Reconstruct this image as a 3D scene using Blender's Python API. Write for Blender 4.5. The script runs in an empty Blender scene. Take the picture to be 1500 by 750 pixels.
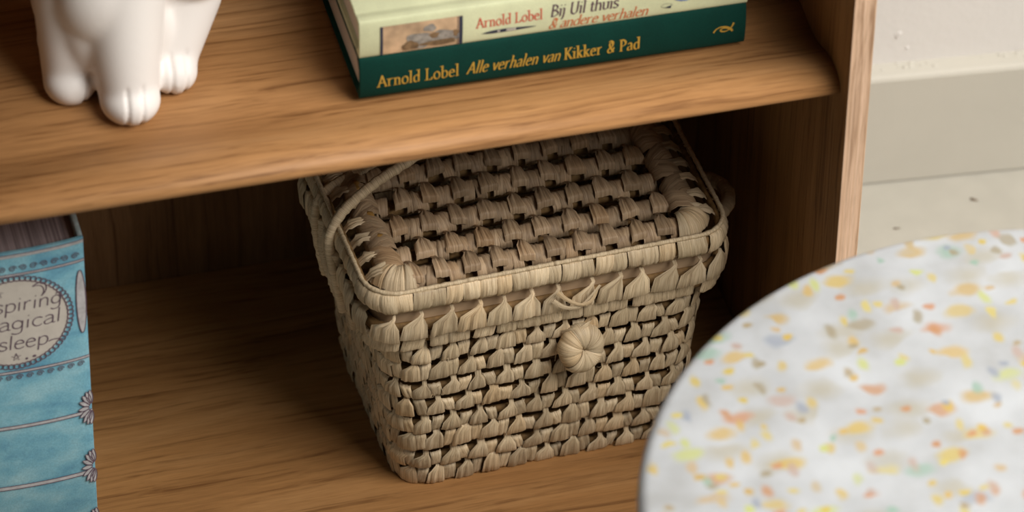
import bpy, bmesh, math, random
from mathutils import Vector, Matrix, noise
random.seed(7)
sc = bpy.context.scene
col = sc.collection
PI = math.pi

# ------------------------------------------------------------------ camera
F_PX = 7217.6
RT = Vector((0.9663345, -0.2568489, 0.0150453))
DN = Vector((-0.1559616, -0.6312710, -0.7597190))
FW = Vector((0.2046306, 0.7317961, -0.6500775))
CAM = Vector((-0.864382, -2.320706, 2.383911))
cd = bpy.data.cameras.new('camera')
cam = bpy.data.objects.new('camera', cd)
col.objects.link(cam)
cd.sensor_width = 36.0
cd.lens = F_PX * 36.0 / 1500.0
cd.clip_start = 0.05
m = Matrix.Identity(4)
for k in range(3):
    m[k][0] = RT[k]; m[k][1] = -DN[k]; m[k][2] = -FW[k]; m[k][3] = CAM[k]
cam.matrix_world = m
cd.dof.use_dof = True
cd.dof.focus_distance = (Vector((-0.17, 0.06, 0.20)) - CAM).dot(FW)
cd.dof.aperture_fstop = 6.5
sc.camera = cam

# ------------------------------------------------------------------ light
w = bpy.data.worlds.new('world'); sc.world = w
w.use_nodes = True
bg = w.node_tree.nodes['Background']
bg.inputs[0].default_value = (1.0, 0.98, 0.955, 1)
bg.inputs[1].default_value = 0.05
ld = bpy.data.lights.new('window_daylight', 'AREA')
ld.shape = 'RECTANGLE'; ld.size = 2.4; ld.size_y = 2.2
ld.energy = 190; ld.color = (1.0, 0.97, 0.925)
lo = bpy.data.objects.new('window_daylight', ld); col.objects.link(lo)
lo.location = (1.4, -1.45, 2.8)
lo.rotation_euler = (Vector((-0.25, 0.05, 0.3)) - lo.location).to_track_quat('-Z', 'Y').to_euler()
vs = sc.view_settings
sc.display_settings.display_device = 'sRGB'
vs.view_transform = 'Standard'; vs.look = 'None'; vs.gamma = 1.0; vs.use_curve_mapping = False
vs.exposure = 0.0


# ------------------------------------------------------------------ helpers
def tag(o, label=None, cat=None, group=None, kind=None):
    if label: o['label'] = label
    if cat: o['category'] = cat
    if group: o['group'] = group
    if kind: o['kind'] = kind
    return o


def empty(name, loc, rz=0.0):
    o = bpy.data.objects.new(name, None)
    o.empty_display_size = 0.02
    o.location = loc; o.rotation_euler = (0, 0, rz)
    col.objects.link(o)
    return o


def mk(name, verts, faces, mat, parent=None, uvs=None, smooth=True):
    me = bpy.data.meshes.new(name)
    me.from_pydata([tuple(v) for v in verts], [], faces)
    if uvs is not None:
        lay = me.uv_layers.new(name='UVMap')
        for lp in me.loops:
            lay.data[lp.index].uv = uvs[lp.vertex_index]
    if smooth:
        me.polygons.foreach_set('use_smooth', [True] * len(me.polygons))
    me.materials.append(mat)
    me.update()
    o = bpy.data.objects.new(name, me)
    col.objects.link(o)
    if parent: o.parent = parent
    return o


class MB:
    """collects geometry for one mesh"""
    def __init__(self): self.v = []; self.f = []; self.uv = []
    def add(self, v, f, uv=None):
        b = len(self.v)
        self.v += [Vector(p) for p in v]
        self.f += [tuple(i + b for i in q) for q in f]
        self.uv += uv if uv is not None else [(0, 0)] * len(v)
    def build(self, name, mat, parent=None, smooth=True):
        return mk(name, self.v, self.f, mat, parent, self.uv, smooth)


def grid(fn, nu, nv, closed_u=False):
    """fn(u in 0..1, v in 0..1) -> point"""
    v = []; uv = []; f = []
    cu = nu if closed_u else nu + 1
    for j in range(nv + 1):
        for i in range(cu):
            v.append(fn(i / nu, j / nv)); uv.append((i / nu, j / nv))
    for j in range(nv):
        for i in range(nu):
            a = j * cu + i; b = j * cu + (i + 1) % cu
            f.append((a, b, b + cu, a + cu))
    return v, f, uv


def box(x0, x1, y0, y1, z0, z1, bev=0.0):
    bm = bmesh.new()
    bmesh.ops.create_cube(bm, size=1.0)
    for q in bm.verts:
        q.co = Vector((x0 if q.co.x < 0 else x1, y0 if q.co.y < 0 else y1, z0 if q.co.z < 0 else z1))
    if bev > 0:
        bmesh.ops.bevel(bm, geom=list(bm.edges), offset=bev, segments=2, affect='EDGES', profile=0.5)
    v = [q.co.copy() for q in bm.verts]
    bm.verts.index_update()
    f = [tuple(q.index for q in p.verts) for p in bm.faces]
    bm.free()
    return v, f


def box_obj(name, dims, mat, parent, bev=0.0006):
    v, f = box(*dims, bev)
    o = mk(name, v, f, mat, parent, smooth=False)
    return o


def prism_x(profile, x0, x1, nseg=1):
    """closed (y,z) profile swept along x, with caps"""
    n = len(profile); v = []; f = []
    for k in range(nseg + 1):
        x = x0 + (x1 - x0) * k / nseg
        v += [(x, y, z) for y, z in profile]
    for k in range(nseg):
        for i in range(n):
            a = k * n + i; b = k * n + (i + 1) % n
            f.append((a, a + n, b + n, b))
    f.append(tuple(range(n)))
    f.append(tuple(nseg * n + i for i in reversed(range(n))))
    return v, f


def catmull(pts, n=8, closed=False):
    out = []; P = [Vector(p) for p in pts]; m_ = len(P)
    segs = m_ if closed else m_ - 1
    for i in range(segs):
        if closed:
            a, b, c, d = P[(i - 1) % m_], P[i], P[(i + 1) % m_], P[(i + 2) % m_]
        else:
            a, b, c, d = P[max(i - 1, 0)], P[i], P[i + 1], P[min(i + 2, m_ - 1)]
        for k in range(n):
            t = k / n
            out.append(0.5 * ((2 * b) + (c - a) * t + (2 * a - 5 * b + 4 * c - d) * t * t + (3 * b - a - 3 * c + d) * t ** 3))
    if not closed: out.append(P[-1])
    return out


def tube(pts, rad, sides=8, ridges=None):
    """tube along pts; rad number or fn(t, ang)"""
    n = len(pts); v = []; f = []; uv = []
    nrm = None
    for i, p in enumerate(pts):
        t = (pts[min(i + 1, n - 1)] - pts[max(i - 1, 0)]).normalized()
        if nrm is None:
            nrm = t.orthogonal().normalized()
        nrm = (nrm - t * nrm.dot(t)).normalized()
        bn = t.cross(nrm)
        for k in range(sides):
            a = 2 * PI * k / sides
            r = rad(i / (n - 1), a) if callable(rad) else rad
            v.append(p + nrm * (r * math.cos(a)) + bn * (r * math.sin(a)))
            uv.append((i * 0.35, k / sides))
    for i in range(n - 1):
        for k in range(sides):
            a = i * sides + k; b = i * sides + (k + 1) % sides
            f.append((a, b, b + sides, a + sides))
    f.append(tuple(reversed(range(sides))))
    f.append(tuple((n - 1) * sides + k for k in range(sides)))
    return v, f, uv


def sstep(a, b, x):
    t = min(1, max(0, (x - a) / (b - a)))
    return t * t * (3 - 2 * t)


# ------------------------------------------------------------------ materials
def nmat(name, rough=0.5, spec=0.4):
    mt = bpy.data.materials.new(name); mt.use_nodes = True
    nt = mt.node_tree; b = nt.nodes['Principled BSDF']
    b.inputs['Roughness'].default_value = rough
    b.inputs['Specular IOR Level'].default_value = spec
    return mt, nt, b


def N(nt, kind, **kw):
    n = nt.nodes.new(kind)
    for k, val in kw.items():
        if k.startswith('i_'):
            n.inputs[k[2:].replace('_', ' ')].default_value = val
        else:
            setattr(n, k, val)
    return n


def ramp(nt, stops, interp='LINEAR'):
    r = nt.nodes.new('ShaderNodeValToRGB')
    r.color_ramp.interpolation = interp
    el = r.color_ramp.elements
    while len(el) < len(stops): el.new(0.5)
    for e, (p, c) in zip(el, stops):
        e.position = p; e.color = (c[0], c[1], c[2], 1)
    return r


def mapped(nt, scale, out='Object', loc=(0, 0, 0), rot=(0, 0, 0)):
    tc = nt.nodes.new('ShaderNodeTexCoord'); mp = nt.nodes.new('ShaderNodeMapping')
    nt.links.new(tc.outputs[out], mp.inputs['Vector'])
    mp.inputs['Scale'].default_value = scale
    mp.inputs['Location'].default_value = loc
    mp.inputs['Rotation'].default_value = rot
    return mp.outputs[0]


def mixc(nt, blend, fac, a, b):
    n = nt.nodes.new('ShaderNodeMix'); n.data_type = 'RGBA'; n.blend_type = blend
    for s, val in ((n.inputs[0], fac), (n.inputs[6], a), (n.inputs[7], b)):
        if hasattr(val, 'links') or isinstance(val, bpy.types.NodeSocket): nt.links.new(val, s)
        elif isinstance(val, (int, float)): s.default_value = val
        else: s.default_value = (val[0], val[1], val[2], 1)
    return n.outputs[2]


def bump(nt, b, height, strength, dist):
    n = nt.nodes.new('ShaderNodeBump')
    n.inputs['Strength'].default_value = strength; n.inputs['Distance'].default_value = dist
    nt.links.new(height, n.inputs['Height']); nt.links.new(n.outputs[0], b.inputs['Normal'])


def plain(name, c, rough=0.6, spec=0.3, var=0.0, vscale=80, bmp=0.0, bscale=600):
    mt, nt, b = nmat(name, rough, spec)
    b.inputs['Base Color'].default_value = (*c, 1)
    if var:
        t = N(nt, 'ShaderNodeTexNoise', i_Scale=vscale, i_Detail=4.0)
        nt.links.new(mapped(nt, (1, 1, 1)), t.inputs['Vector'])
        r = ramp(nt, [(0.3, [x * (1 - var) for x in c]), (0.7, [min(1, x * (1 + var)) for x in c])])
        nt.links.new(t.outputs[0], r.inputs[0]); nt.links.new(r.outputs[0], b.inputs['Base Color'])
    if bmp:
        t = N(nt, 'ShaderNodeTexNoise', i_Scale=bscale, i_Detail=3.0)
        nt.links.new(mapped(nt, (1, 1, 1)), t.inputs['Vector'])
        bump(nt, b, t.outputs[0], bmp, 0.001)
    return mt


def wood(name, axis, dark, mid, light, rough=0.55, band=22, seed=0.0):
    mt, nt, b = nmat(name, rough, 0.35)
    def sc3(long, cross):
        s = [cross] * 3; s[axis] = long
        return s
    # gentle waviness of the grain lines
    wv = N(nt, 'ShaderNodeTexNoise', i_Scale=1.0, i_Detail=2.0)
    nt.links.new(mapped(nt, sc3(4.5, 9), loc=(seed, seed * 2, seed)), wv.inputs['Vector'])
    vm = nt.nodes.new('ShaderNodeVectorMath'); vm.operation = 'MULTIPLY_ADD'
    nt.links.new(wv.outputs['Color'], vm.inputs[0]); vm.inputs[1].default_value = (1.2, 1.2, 1.2)
    nt.links.new(mapped(nt, sc3(0.9, band), loc=(seed, seed, seed)), vm.inputs[2])
    n1 = N(nt, 'ShaderNodeTexNoise', i_Scale=1.0, i_Detail=5.0, i_Roughness=0.6)
    nt.links.new(vm.outputs[0], n1.inputs['Vector'])
    vm2 = nt.nodes.new('ShaderNodeVectorMath'); vm2.operation = 'MULTIPLY_ADD'
    nt.links.new(wv.outputs['Color'], vm2.inputs[0]); vm2.inputs[1].default_value = (5, 5, 5)
    nt.links.new(mapped(nt, sc3(6, 250), loc=(seed, seed, seed)), vm2.inputs[2])
    n2 = N(nt, 'ShaderNodeTexNoise', i_Scale=1.0, i_Detail=4.0, i_Roughness=0.65)
    nt.links.new(vm2.outputs[0], n2.inputs['Vector'])
    n3 = N(nt, 'ShaderNodeTexNoise', i_Scale=1.0, i_Detail=2.0)
    nt.links.new(mapped(nt, sc3(60, 900)), n3.inputs['Vector'])
    r1 = ramp(nt, [(0.25, dark), (0.5, mid), (0.75, light)])
    nt.links.new(n1.outputs[0], r1.inputs[0])
    r2 = ramp(nt, [(0.32, (0.52, 0.45, 0.38)), (0.46, (0.95, 0.94, 0.93)), (0.7, (1.12, 1.12, 1.12))])
    nt.links.new(n2.outputs[0], r2.inputs[0])
    r3 = ramp(nt, [(0.3, (0.86, 0.84, 0.82)), (0.6, (1.04, 1.04, 1.04))])
    nt.links.new(n3.outputs[0], r3.inputs[0])
    c = mixc(nt, 'MULTIPLY', 1.0, r1.outputs[0], r2.outputs[0])
    c = mixc(nt, 'MULTIPLY', 0.8, c, r3.outputs[0])
    nt.links.new(c, b.inputs['Base Color'])
    bump(nt, b, n3.outputs[0], 0.12, 0.0006)
    return mt


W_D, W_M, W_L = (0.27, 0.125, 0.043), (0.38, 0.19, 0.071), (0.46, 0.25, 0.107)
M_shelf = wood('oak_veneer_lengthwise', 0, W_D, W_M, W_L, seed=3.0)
M_bottom_shaded = wood('oak_veneer_bottom_shaded', 0, (0.21, 0.095, 0.030), (0.31, 0.15, 0.050), (0.39, 0.205, 0.078), seed=8.3)  # shelf oak toned down, lower compartment's shade put into the colour
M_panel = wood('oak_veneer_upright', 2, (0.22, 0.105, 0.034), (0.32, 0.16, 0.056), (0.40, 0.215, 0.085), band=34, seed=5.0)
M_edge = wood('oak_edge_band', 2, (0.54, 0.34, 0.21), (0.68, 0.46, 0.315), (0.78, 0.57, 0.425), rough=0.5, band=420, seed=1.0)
M_back_shaded = wood('oak_veneer_back_shaded', 2, (0.12, 0.055, 0.020), (0.17, 0.083, 0.032), (0.22, 0.115, 0.05), band=40, seed=11.0)  # same oak, much darker: shade at the back is painted into it


def leaf(name, dark, mid, light, rough=0.5):
    mt, nt, b = nmat(name, rough, 0.35)
    oi = nt.nodes.new('ShaderNodeObjectInfo'); ge = nt.nodes.new('ShaderNodeNewGeometry')
    ad = nt.nodes.new('ShaderNodeMath'); ad.operation = 'ADD'
    nt.links.new(oi.outputs['Random'], ad.inputs[0]); nt.links.new(ge.outputs['Random Per Island'], ad.inputs[1])
    fr = nt.nodes.new('ShaderNodeMath'); fr.operation = 'FRACT'
    nt.links.new(ad.outputs[0], fr.inputs[0])
    tc = nt.nodes.new('ShaderNodeTexCoord'); sp = nt.nodes.new('ShaderNodeSeparateXYZ')
    nt.links.new(tc.outputs['UV'], sp.inputs[0])
    def vec(su, sv, sr):
        cb = nt.nodes.new('ShaderNodeCombineXYZ')
        for k, (src, s) in enumerate(((sp.outputs[0], su), (sp.outputs[1], sv), (fr.outputs[0], sr))):
            mu = nt.nodes.new('ShaderNodeMath'); mu.operation = 'MULTIPLY'
            nt.links.new(src, mu.inputs[0]); mu.inputs[1].default_value = s
            nt.links.new(mu.outputs[0], cb.inputs[k])
        return cb.outputs[0]
    n1 = N(nt, 'ShaderNodeTexNoise', i_Scale=1.0, i_Detail=4.0, i_Roughness=0.6)
    nt.links.new(vec(9, 1.2, 61), n1.inputs['Vector'])
    n2 = N(nt, 'ShaderNodeTexNoise', i_Scale=1.0, i_Detail=2.0)
    nt.links.new(vec(38, 1.6, 93), n2.inputs['Vector'])
    r1 = ramp(nt, [(0.28, dark), (0.5, mid), (0.75, light)])
    nt.links.new(n1.outputs[0], r1.inputs[0])
    r2 = ramp(nt, [(0.3, (0.55, 0.50, 0.45)), (0.46, (0.98, 0.98, 0.97)), (0.75, (1.16, 1.15, 1.12))])
    nt.links.new(n2.outputs[0], r2.inputs[0])
    rr = ramp(nt, [(0.0, (0.70, 0.67, 0.62)), (0.3, (1.0, 0.97, 0.93)), (0.55, (0.84, 0.81, 0.75)), (0.8, (1.14, 1.11, 1.06)), (1.0, (0.95, 0.85, 0.72))])
    nt.links.new(fr.outputs[0], rr.inputs[0])
    c = mixc(nt, 'MULTIPLY', 1.0, r1.outputs[0], r2.outputs[0])
    c = mixc(nt, 'MULTIPLY', 1.0, c, rr.outputs[0])
    nt.links.new(c, b.inputs['Base Color'])
    bump(nt, b, n2.outputs[0], 0.5, 0.0006)
    return mt


M_leaf = leaf('palm_leaf', (0.43, 0.325, 0.210), (0.61, 0.49, 0.335), (0.73, 0.615, 0.45))
M_lidleaf = leaf('palm_leaf_brown', (0.28, 0.187, 0.112), (0.44, 0.315, 0.203), (0.56, 0.43, 0.30))
M_core = plain('reed_core', (0.20, 0.115, 0.045), 0.7, 0.2, var=0.35, vscale=260)
M_amber = plain('amber_reed', (0.42, 0.23, 0.06), 0.5, 0.3, var=0.2, vscale=200)

M_wall = plain('white_wall_paint', (0.67, 0.645, 0.615), 0.75, 0.2, var=0.02, vscale=9, bmp=0.35, bscale=170)
M_base = plain('grey_skirting_paint', (0.51, 0.485, 0.42), 0.55, 0.3, var=0.03, vscale=12, bmp=0.2, bscale=140)
M_floor = plain('pale_grey_floor', (0.41, 0.39, 0.335), 0.6, 0.3, var=0.04, vscale=40, bmp=0.2, bscale=260)
M_chip = plain('dark_debris', (0.16, 0.12, 0.08), 0.7, 0.2, var=0.3, vscale=400)
M_ceram = plain('white_ceramic', (0.80, 0.755, 0.715), 0.5, 0.4, bmp=0.04, bscale=500)


def cloth(name, c, rough=0.6, amp=0.12):
    mt, nt, b = nmat(name, rough, 0.18)
    wv = N(nt, 'ShaderNodeTexNoise', i_Scale=1.0, i_Detail=2.0)
    nt.links.new(mapped(nt, (1500, 1500, 900)), wv.inputs['Vector'])
    big = N(nt, 'ShaderNodeTexNoise', i_Scale=40.0, i_Detail=4.0)
    nt.links.new(mapped(nt, (1, 1, 1)), big.inputs['Vector'])
    r = ramp(nt, [(0.3, [x * (1 - amp * 1.6) for x in c]), (0.7, [min(1, x * (1 + amp)) for x in c])])
    nt.links.new(wv.outputs[0], r.inputs[0])
    r2 = ramp(nt, [(0.3, (0.9, 0.9, 0.9)), (0.7, (1.06, 1.06, 1.06))])
    nt.links.new(big.outputs[0], r2.inputs[0])
    nt.links.new(mixc(nt, 'MULTIPLY', 1.0, r.outputs[0], r2.outputs[0]), b.inputs['Base Color'])
    bump(nt, b, wv.outputs[0], 0.15, 0.0004)
    return mt


M_green = cloth('green_book_cloth', (0.0015, 0.040, 0.029), 0.8)
M_cream = cloth('cream_book_cover', (0.70, 0.72, 0.46), 0.5, 0.04)
M_gold = plain('gold_foil', (0.52, 0.31, 0.045), 0.4, 0.5)
M_red = plain('red_ink', (0.62, 0.10, 0.06), 0.6)
M_orange = plain('orange_ink', (0.60, 0.17, 0.065), 0.6)
M_purple = plain('purple_ink', (0.10, 0.045, 0.075), 0.6)
M_slate = plain('slate_ink', (0.035, 0.04, 0.065), 0.6)
M_pictan = plain('picture_tan', (0.55, 0.37, 0.225), 0.6, var=0.35, vscale=70)
M_picbrown = plain('picture_brown', (0.20, 0.125, 0.065), 0.6, var=0.4, vscale=260)
M_picgrey = plain('picture_grey', (0.29, 0.26, 0.225), 0.6, var=0.35, vscale=300)
M_picblue = plain('picture_blue', (0.20, 0.27, 0.42), 0.6, var=0.4, vscale=330)


def pages(name, axis_stack, a, b_, freq):
    mt, nt, b = nmat(name, 0.8, 0.15)
    s = [6, 6, 6]; s[axis_stack] = freq
    t = N(nt, 'ShaderNodeTexNoise', i_Scale=1.0, i_Detail=3.0)
    nt.links.new(mapped(nt, s), t.inputs['Vector'])
    r = ramp(nt, [(0.3, a), (0.7, b_)])
    nt.links.new(t.outputs[0], r.inputs[0]); nt.links.new(r.outputs[0], b.inputs['Base Color'])
    bump(nt, b, t.outputs[0], 0.4, 0.0005)
    return mt


M_pageflat = pages('page_edges_flat', 2, (0.56, 0.47, 0.37), (0.78, 0.70, 0.58), 900)
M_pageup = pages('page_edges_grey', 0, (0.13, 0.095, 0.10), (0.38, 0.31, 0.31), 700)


def bluecover():
    mt, nt, b = nmat('blue_printed_cover', 0.5, 0.35)
    t = N(nt, 'ShaderNodeTexNoise', i_Scale=28.0, i_Detail=5.0, i_Roughness=0.55)
    nt.links.new(mapped(nt, (1, 1, 1.6)), t.inputs['Vector'])
    g = N(nt, 'ShaderNodeTexNoise', i_Scale=900.0, i_Detail=2.0)
    nt.links.new(mapped(nt, (1, 1, 1)), g.inputs['Vector'])
    r = ramp(nt, [(0.30, (0.085, 0.245, 0.36)), (0.5, (0.165, 0.375, 0.465)), (0.72, (0.30, 0.50, 0.55))])
    nt.links.new(t.outputs[0], r.inputs[0])
    r2 = ramp(nt, [(0.3, (0.86, 0.86, 0.86)), (0.7, (1.1, 1.1, 1.1))])
    nt.links.new(g.outputs[0], r2.inputs[0])
    nt.links.new(mixc(nt, 'MULTIPLY', 1.0, r.outputs[0], r2.outputs[0]), b.inputs['Base Color'])
    return mt


M_blue = bluecover()
M_bluepale = plain('pale_blue_edge', (0.44, 0.55, 0.57), 0.5, var=0.3, vscale=160)
M_printline = plain('plum_line_ink', (0.115, 0.075, 0.10), 0.6)
M_printpale = plain('pale_cord_print', (0.40, 0.385, 0.39), 0.6, var=0.15, vscale=300)
M_label = plain('parchment_print', (0.50, 0.455, 0.40), 0.6, var=0.06, vscale=120)


def terrazzo():
    mt, nt, b = nmat('recycled_plastic_terrazzo', 0.36, 0.4)
    b.inputs['Subsurface Weight'].default_value = 0.5
    b.inputs['Subsurface Radius'].default_value = (1, 0.9, 0.8)
    b.inputs['Subsurface Scale'].default_value = 0.006
    base = N(nt, 'ShaderNodeTexNoise', i_Scale=26.0, i_Detail=4.0)
    nt.links.new(mapped(nt, (1, 1, 1)), base.inputs['Vector'])
    r = ramp(nt, [(0.28, (0.36, 0.365, 0.365)), (0.48, (0.435, 0.45, 0.465)), (0.7, (0.50, 0.52, 0.54))])
    nt.links.new(base.outputs[0], r.inputs[0])
    c = r.outputs[0]
    layers = [
        (30, (1, 1.5, 1), 0.4, (0.37, 0.33, 0.23), 0.58, 0.50, 0.12, 0.55),
        (38, (1, 1.6, 1), 2.1, None, 0.70, 0.42, 0.20, 0.75),
        (58, (1.7, 1, 1), 1.2, None, 0.72, 0.40, 0.18, 0.8),
        (34, (1, 1.3, 1), 0.9, (0.40, 0.415, 0.43), 0.6, 0.50, 0.10, 0.4),
        (95, (1, 1.3, 1), 2.7, None, 0.86, 0.42, 0.22, 0.9),
    ]
    pal = [(0.62, 0.42, 0.12), (0.70, 0.50, 0.10), (0.68, 0.56, 0.20), (0.60, 0.30, 0.13), (0.46, 0.36, 0.20),
           (0.72, 0.60, 0.16), (0.64, 0.32, 0.17), (0.62, 0.46, 0.26), (0.36, 0.40, 0.48), (0.68, 0.52, 0.10),
           (0.40, 0.34, 0.22), (0.35, 0.52, 0.42), (0.68, 0.47, 0.14), (0.56, 0.42, 0.36), (0.62, 0.66, 0.22), (0.66, 0.50, 0.16)]
    pal = [tuple(q * .74 for q in p_) for p_ in pal]
    for li, (s, st, rot, colr, thr, hi, lo_, op) in enumerate(layers):
        nz = N(nt, 'ShaderNodeTexNoise', i_Scale=70.0, i_Detail=2.0)
        nt.links.new(mapped(nt, (1, 1, 1), loc=(li * 3.1, li, 0)), nz.inputs['Vector'])
        vm = nt.nodes.new('ShaderNodeVectorMath'); vm.operation = 'MULTIPLY_ADD'
        nt.links.new(nz.outputs['Color'], vm.inputs[0]); vm.inputs[1].default_value = (0.011, 0.011, 0.0)
        nt.links.new(mapped(nt, st, loc=(li * 1.7, li * 0.9, 0), rot=(0, 0, rot)), vm.inputs[2])
        vo = N(nt, 'ShaderNodeTexVoronoi', i_Scale=float(s), i_Randomness=1.0)
        vo.voronoi_dimensions = '2D'
        nt.links.new(vm.outputs[0], vo.inputs['Vector'])
        sep = nt.nodes.new('ShaderNodeSeparateColor'); nt.links.new(vo.outputs['Color'], sep.inputs[0])
        gt = nt.nodes.new('ShaderNodeMath'); gt.operation = 'GREATER_THAN'
        nt.links.new(sep.outputs[0], gt.inputs[0]); gt.inputs[1].default_value = thr
        mr = N(nt, 'ShaderNodeMapRange'); nt.links.new(vo.outputs['Distance'], mr.inputs[0])
        mr.inputs[1].default_value = hi; mr.inputs[2].default_value = lo_
        mr.inputs[3].default_value = 0.0; mr.inputs[4].default_value = op
        mu = nt.nodes.new('ShaderNodeMath'); mu.operation = 'MULTIPLY'
        nt.links.new(gt.outputs[0], mu.inputs[0]); nt.links.new(mr.outputs[0], mu.inputs[1])
        if colr is None:
            rc = ramp(nt, [(k / 16, pal[(k * 5 + li * 3) % 16]) for k in range(16)], 'CONSTANT')
            nt.links.new(sep.outputs[1], rc.inputs[0]); cc = rc.outputs[0]
        else:
            cc = colr
        c = mixc(nt, 'MIX', mu.outputs[0], c, cc)
    nt.links.new(c, b.inputs['Base Color'])
    return mt


M_terr = terrazzo()
M_leg = plain('white_steel', (0.6, 0.6, 0.58), 0.4, 0.5)

# ------------------------------------------------------------------ setting
v, f = box(-2.6, 2.6, -3.2, 1.2, -0.05, 0.0)
tag(mk('floor', v, f, M_floor, smooth=False), 'pale grey painted floor beside the bookcase', 'floor', kind='structure')
ANG = math.radians(-5.254)
wr = empty('wall_back', (0.1662, 0.3789, 0.0), ANG)
tag(wr, 'white plaster wall behind the bookcase', 'wall', kind='structure')
v, f = box(-2.4, 2.2, 0.018, 0.14, 0.0, 2.5)
mk('plaster', v, f, M_wall, wr, smooth=False)
# small blisters and chips in the plaster along the skirting
pm = MB()
for k, (x, z, r) in enumerate([(0.022, 0.128, 0.0045), (0.030, 0.115, 0.002)]):
    def fn(u, vv, x=x, z=z, r=r, k=k):
        th = u * 2 * PI; rr = r * vv * (1 + 0.25 * math.sin(3 * th + k))
        return (x + rr * math.cos(th) * 0.8, 0.018 - 0.0016 * (1 - vv ** 2) * (0.6 + 0.4 * math.sin(2 * th + k)) + 0.0004 * vv, z + rr * math.sin(th))
    pm.add(*grid(fn, 12, 3, True))
tag(pm.build('plaster_blister', M_wall, wr), kind='stuff')
bb = empty('baseboard_back', (0.1662, 0.3789, 0.0), ANG)
tag(bb, 'grey painted baseboard with worn top edge', 'baseboard', kind='structure')
prof = [(0.0, 0.0013), (0.018, 0.0013), (0.018, 0.1018), (0.0035, 0.1018), (0.0012, 0.1008), (0.0, 0.0985)]
v, f = prism_x(prof, -2.4, 2.2, 1)
mk('board', v, f, M_base, bb, smooth=False)
pm = MB()
for k in range(34):
    x = random.choice([random.uniform(0.02, 0.05), random.uniform(-0.01, 0.16), random.uniform(0.1, 0.125)])
    y = random.uniform(0.009, 0.0175); r = random.uniform(0.0006, 0.0022)
    def fn(u, vv, x=x, y=y, r=r, k=k):
        th = u * 2 * PI; rr = r * vv * (1 + 0.3 * math.sin(3 * th + k))
        return (x + 1.3 * rr * math.cos(th), y + rr * math.sin(th), 0.1019 + r * 0.5 * (1 - vv ** 2))
    pm.add(*grid(fn, 8, 3, True))
tag(pm.build('paint_crust', M_base, bb), kind='stuff')


def chip(loc, L, wd, h, rz, label):
    def fn(u, vv):
        th = u * 2 * PI; ph = vv * PI
        k = 1 + 0.25 * math.sin(3 * th + 1) * math.sin(ph)
        return (L * math.cos(th) * math.sin(ph) * k, wd * math.sin(th) * math.sin(ph) * k, h * (1 - math.cos(ph)))
    v, f, uv = grid(fn, 10, 6, True)
    o = mk('debris_flake', v, f, M_chip, None, uv)
    o.location = loc; o.rotation_euler = (0, 0, rz)
    tag(o, label, 'debris', 'specks of debris on the floor')


chip((0.2415, 0.3421, 0.0), 0.0032, 0.0013, 0.0006, -0.7, 'larger dark flake lying on the pale floor')
chip((0.1742, 0.3241, 0.0), 0.0030, 0.0008, 0.0004, -0.15, 'tiny dark flake on floor close to the bookcase side')

# ------------------------------------------------------------------ bookcase
BX0, BX1 = -0.80, 0.0
bc = empty('bookcase', (-0.4, 0.15, 0.0))
tag(bc, 'oak veneer bookcase with wave-profiled shelf holding books and a basket', 'bookcase')


def loc_(v):  # world -> bookcase local
    return [(p[0] + 0.4, p[1] - 0.15, p[2]) for p in v]


def bpart(name, dims, mat, bev=0.0006):
    v, f = box(*dims, bev)
    return mk(name, loc_(v), f, mat, bc, smooth=False)


TH = 0.0147
for x0 in (BX1, BX0 - TH):
    p = bpart('side_panel', (x0, x0 + TH, -0.0152, 0.335, 0.0, 0.76), M_panel)
    v, f = box(x0, x0 + TH, -0.0162, -0.0152, 0.0, 0.76, 0.0003)
    mk('edge_band', loc_(v), f, M_edge, p, smooth=False)
bpart('back_panel', (BX0, BX1, 0.3205, 0.331, 0.0, 0.755), M_back_shaded)
bpart('bottom_board', (BX0 + .0005, BX1 - .0005, -0.012, 0.320, 0.054, 0.070), M_bottom_shaded)
bpart('top_board', (BX0 + .0005, BX1 - .0005, -0.012, 0.320, 0.742, 0.758), M_bottom_shaded)
bpart('plinth', (BX0 + .0005, BX1 - .0005, 0.02, 0.036, 0.0, 0.0535), M_panel)
topc = [(0.3200, 0.4252), (0.20, 0.4252), (0.13, 0.4253), (0.105, 0.4254), (0.090, 0.4250), (0.078, 0.4236), (0.067, 0.4218),
        (0.0555, 0.4212), (0.044, 0.4228), (0.033, 0.4260), (0.023, 0.4284), (0.014, 0.4290), (0.0065, 0.4273), (0.001, 0.4245),
        (-0.0015, 0.4205), (-0.0012, 0.4168), (0.0015, 0.4138), (0.006, 0.4122)]
tp = [(q.x, q.y) for q in catmull([(a, b, 0) for a, b in topc], 5)]
prof = tp + [(0.10, 0.4075), (0.3200, 0.4075)]
v, f = prism_x(prof, BX0 + .0004, BX1 - .0004, 1)
o = mk('shelf', loc_(v), f, M_shelf, bc)
o.data.polygons[len(o.data.polygons) - 1].use_smooth = False
o.data.polygons[len(o.data.polygons) - 2].use_smooth = False
SHZ = 0.4254

# ------------------------------------------------------------------ lettering
XH = 0.63


def bez(a, b, c, d, n=9):
    r = []
    for i in range(n + 1):
        t = i / n; s = 1 - t
        r.append((s ** 3 * a[0] + 3 * s * s * t * b[0] + 3 * s * t * t * c[0] + t ** 3 * d[0],
                  s ** 3 * a[1] + 3 * s * s * t * b[1] + 3 * s * t * t * c[1] + t ** 3 * d[1]))
    return r


def ell(cx, cy, rx, ry, a0=0, a1=360, n=22):
    return [(cx + rx * math.cos(math.radians(a0 + (a1 - a0) * i / n)), cy + ry * math.sin(math.radians(a0 + (a1 - a0) * i / n))) for i in range(n + 1)]


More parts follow.
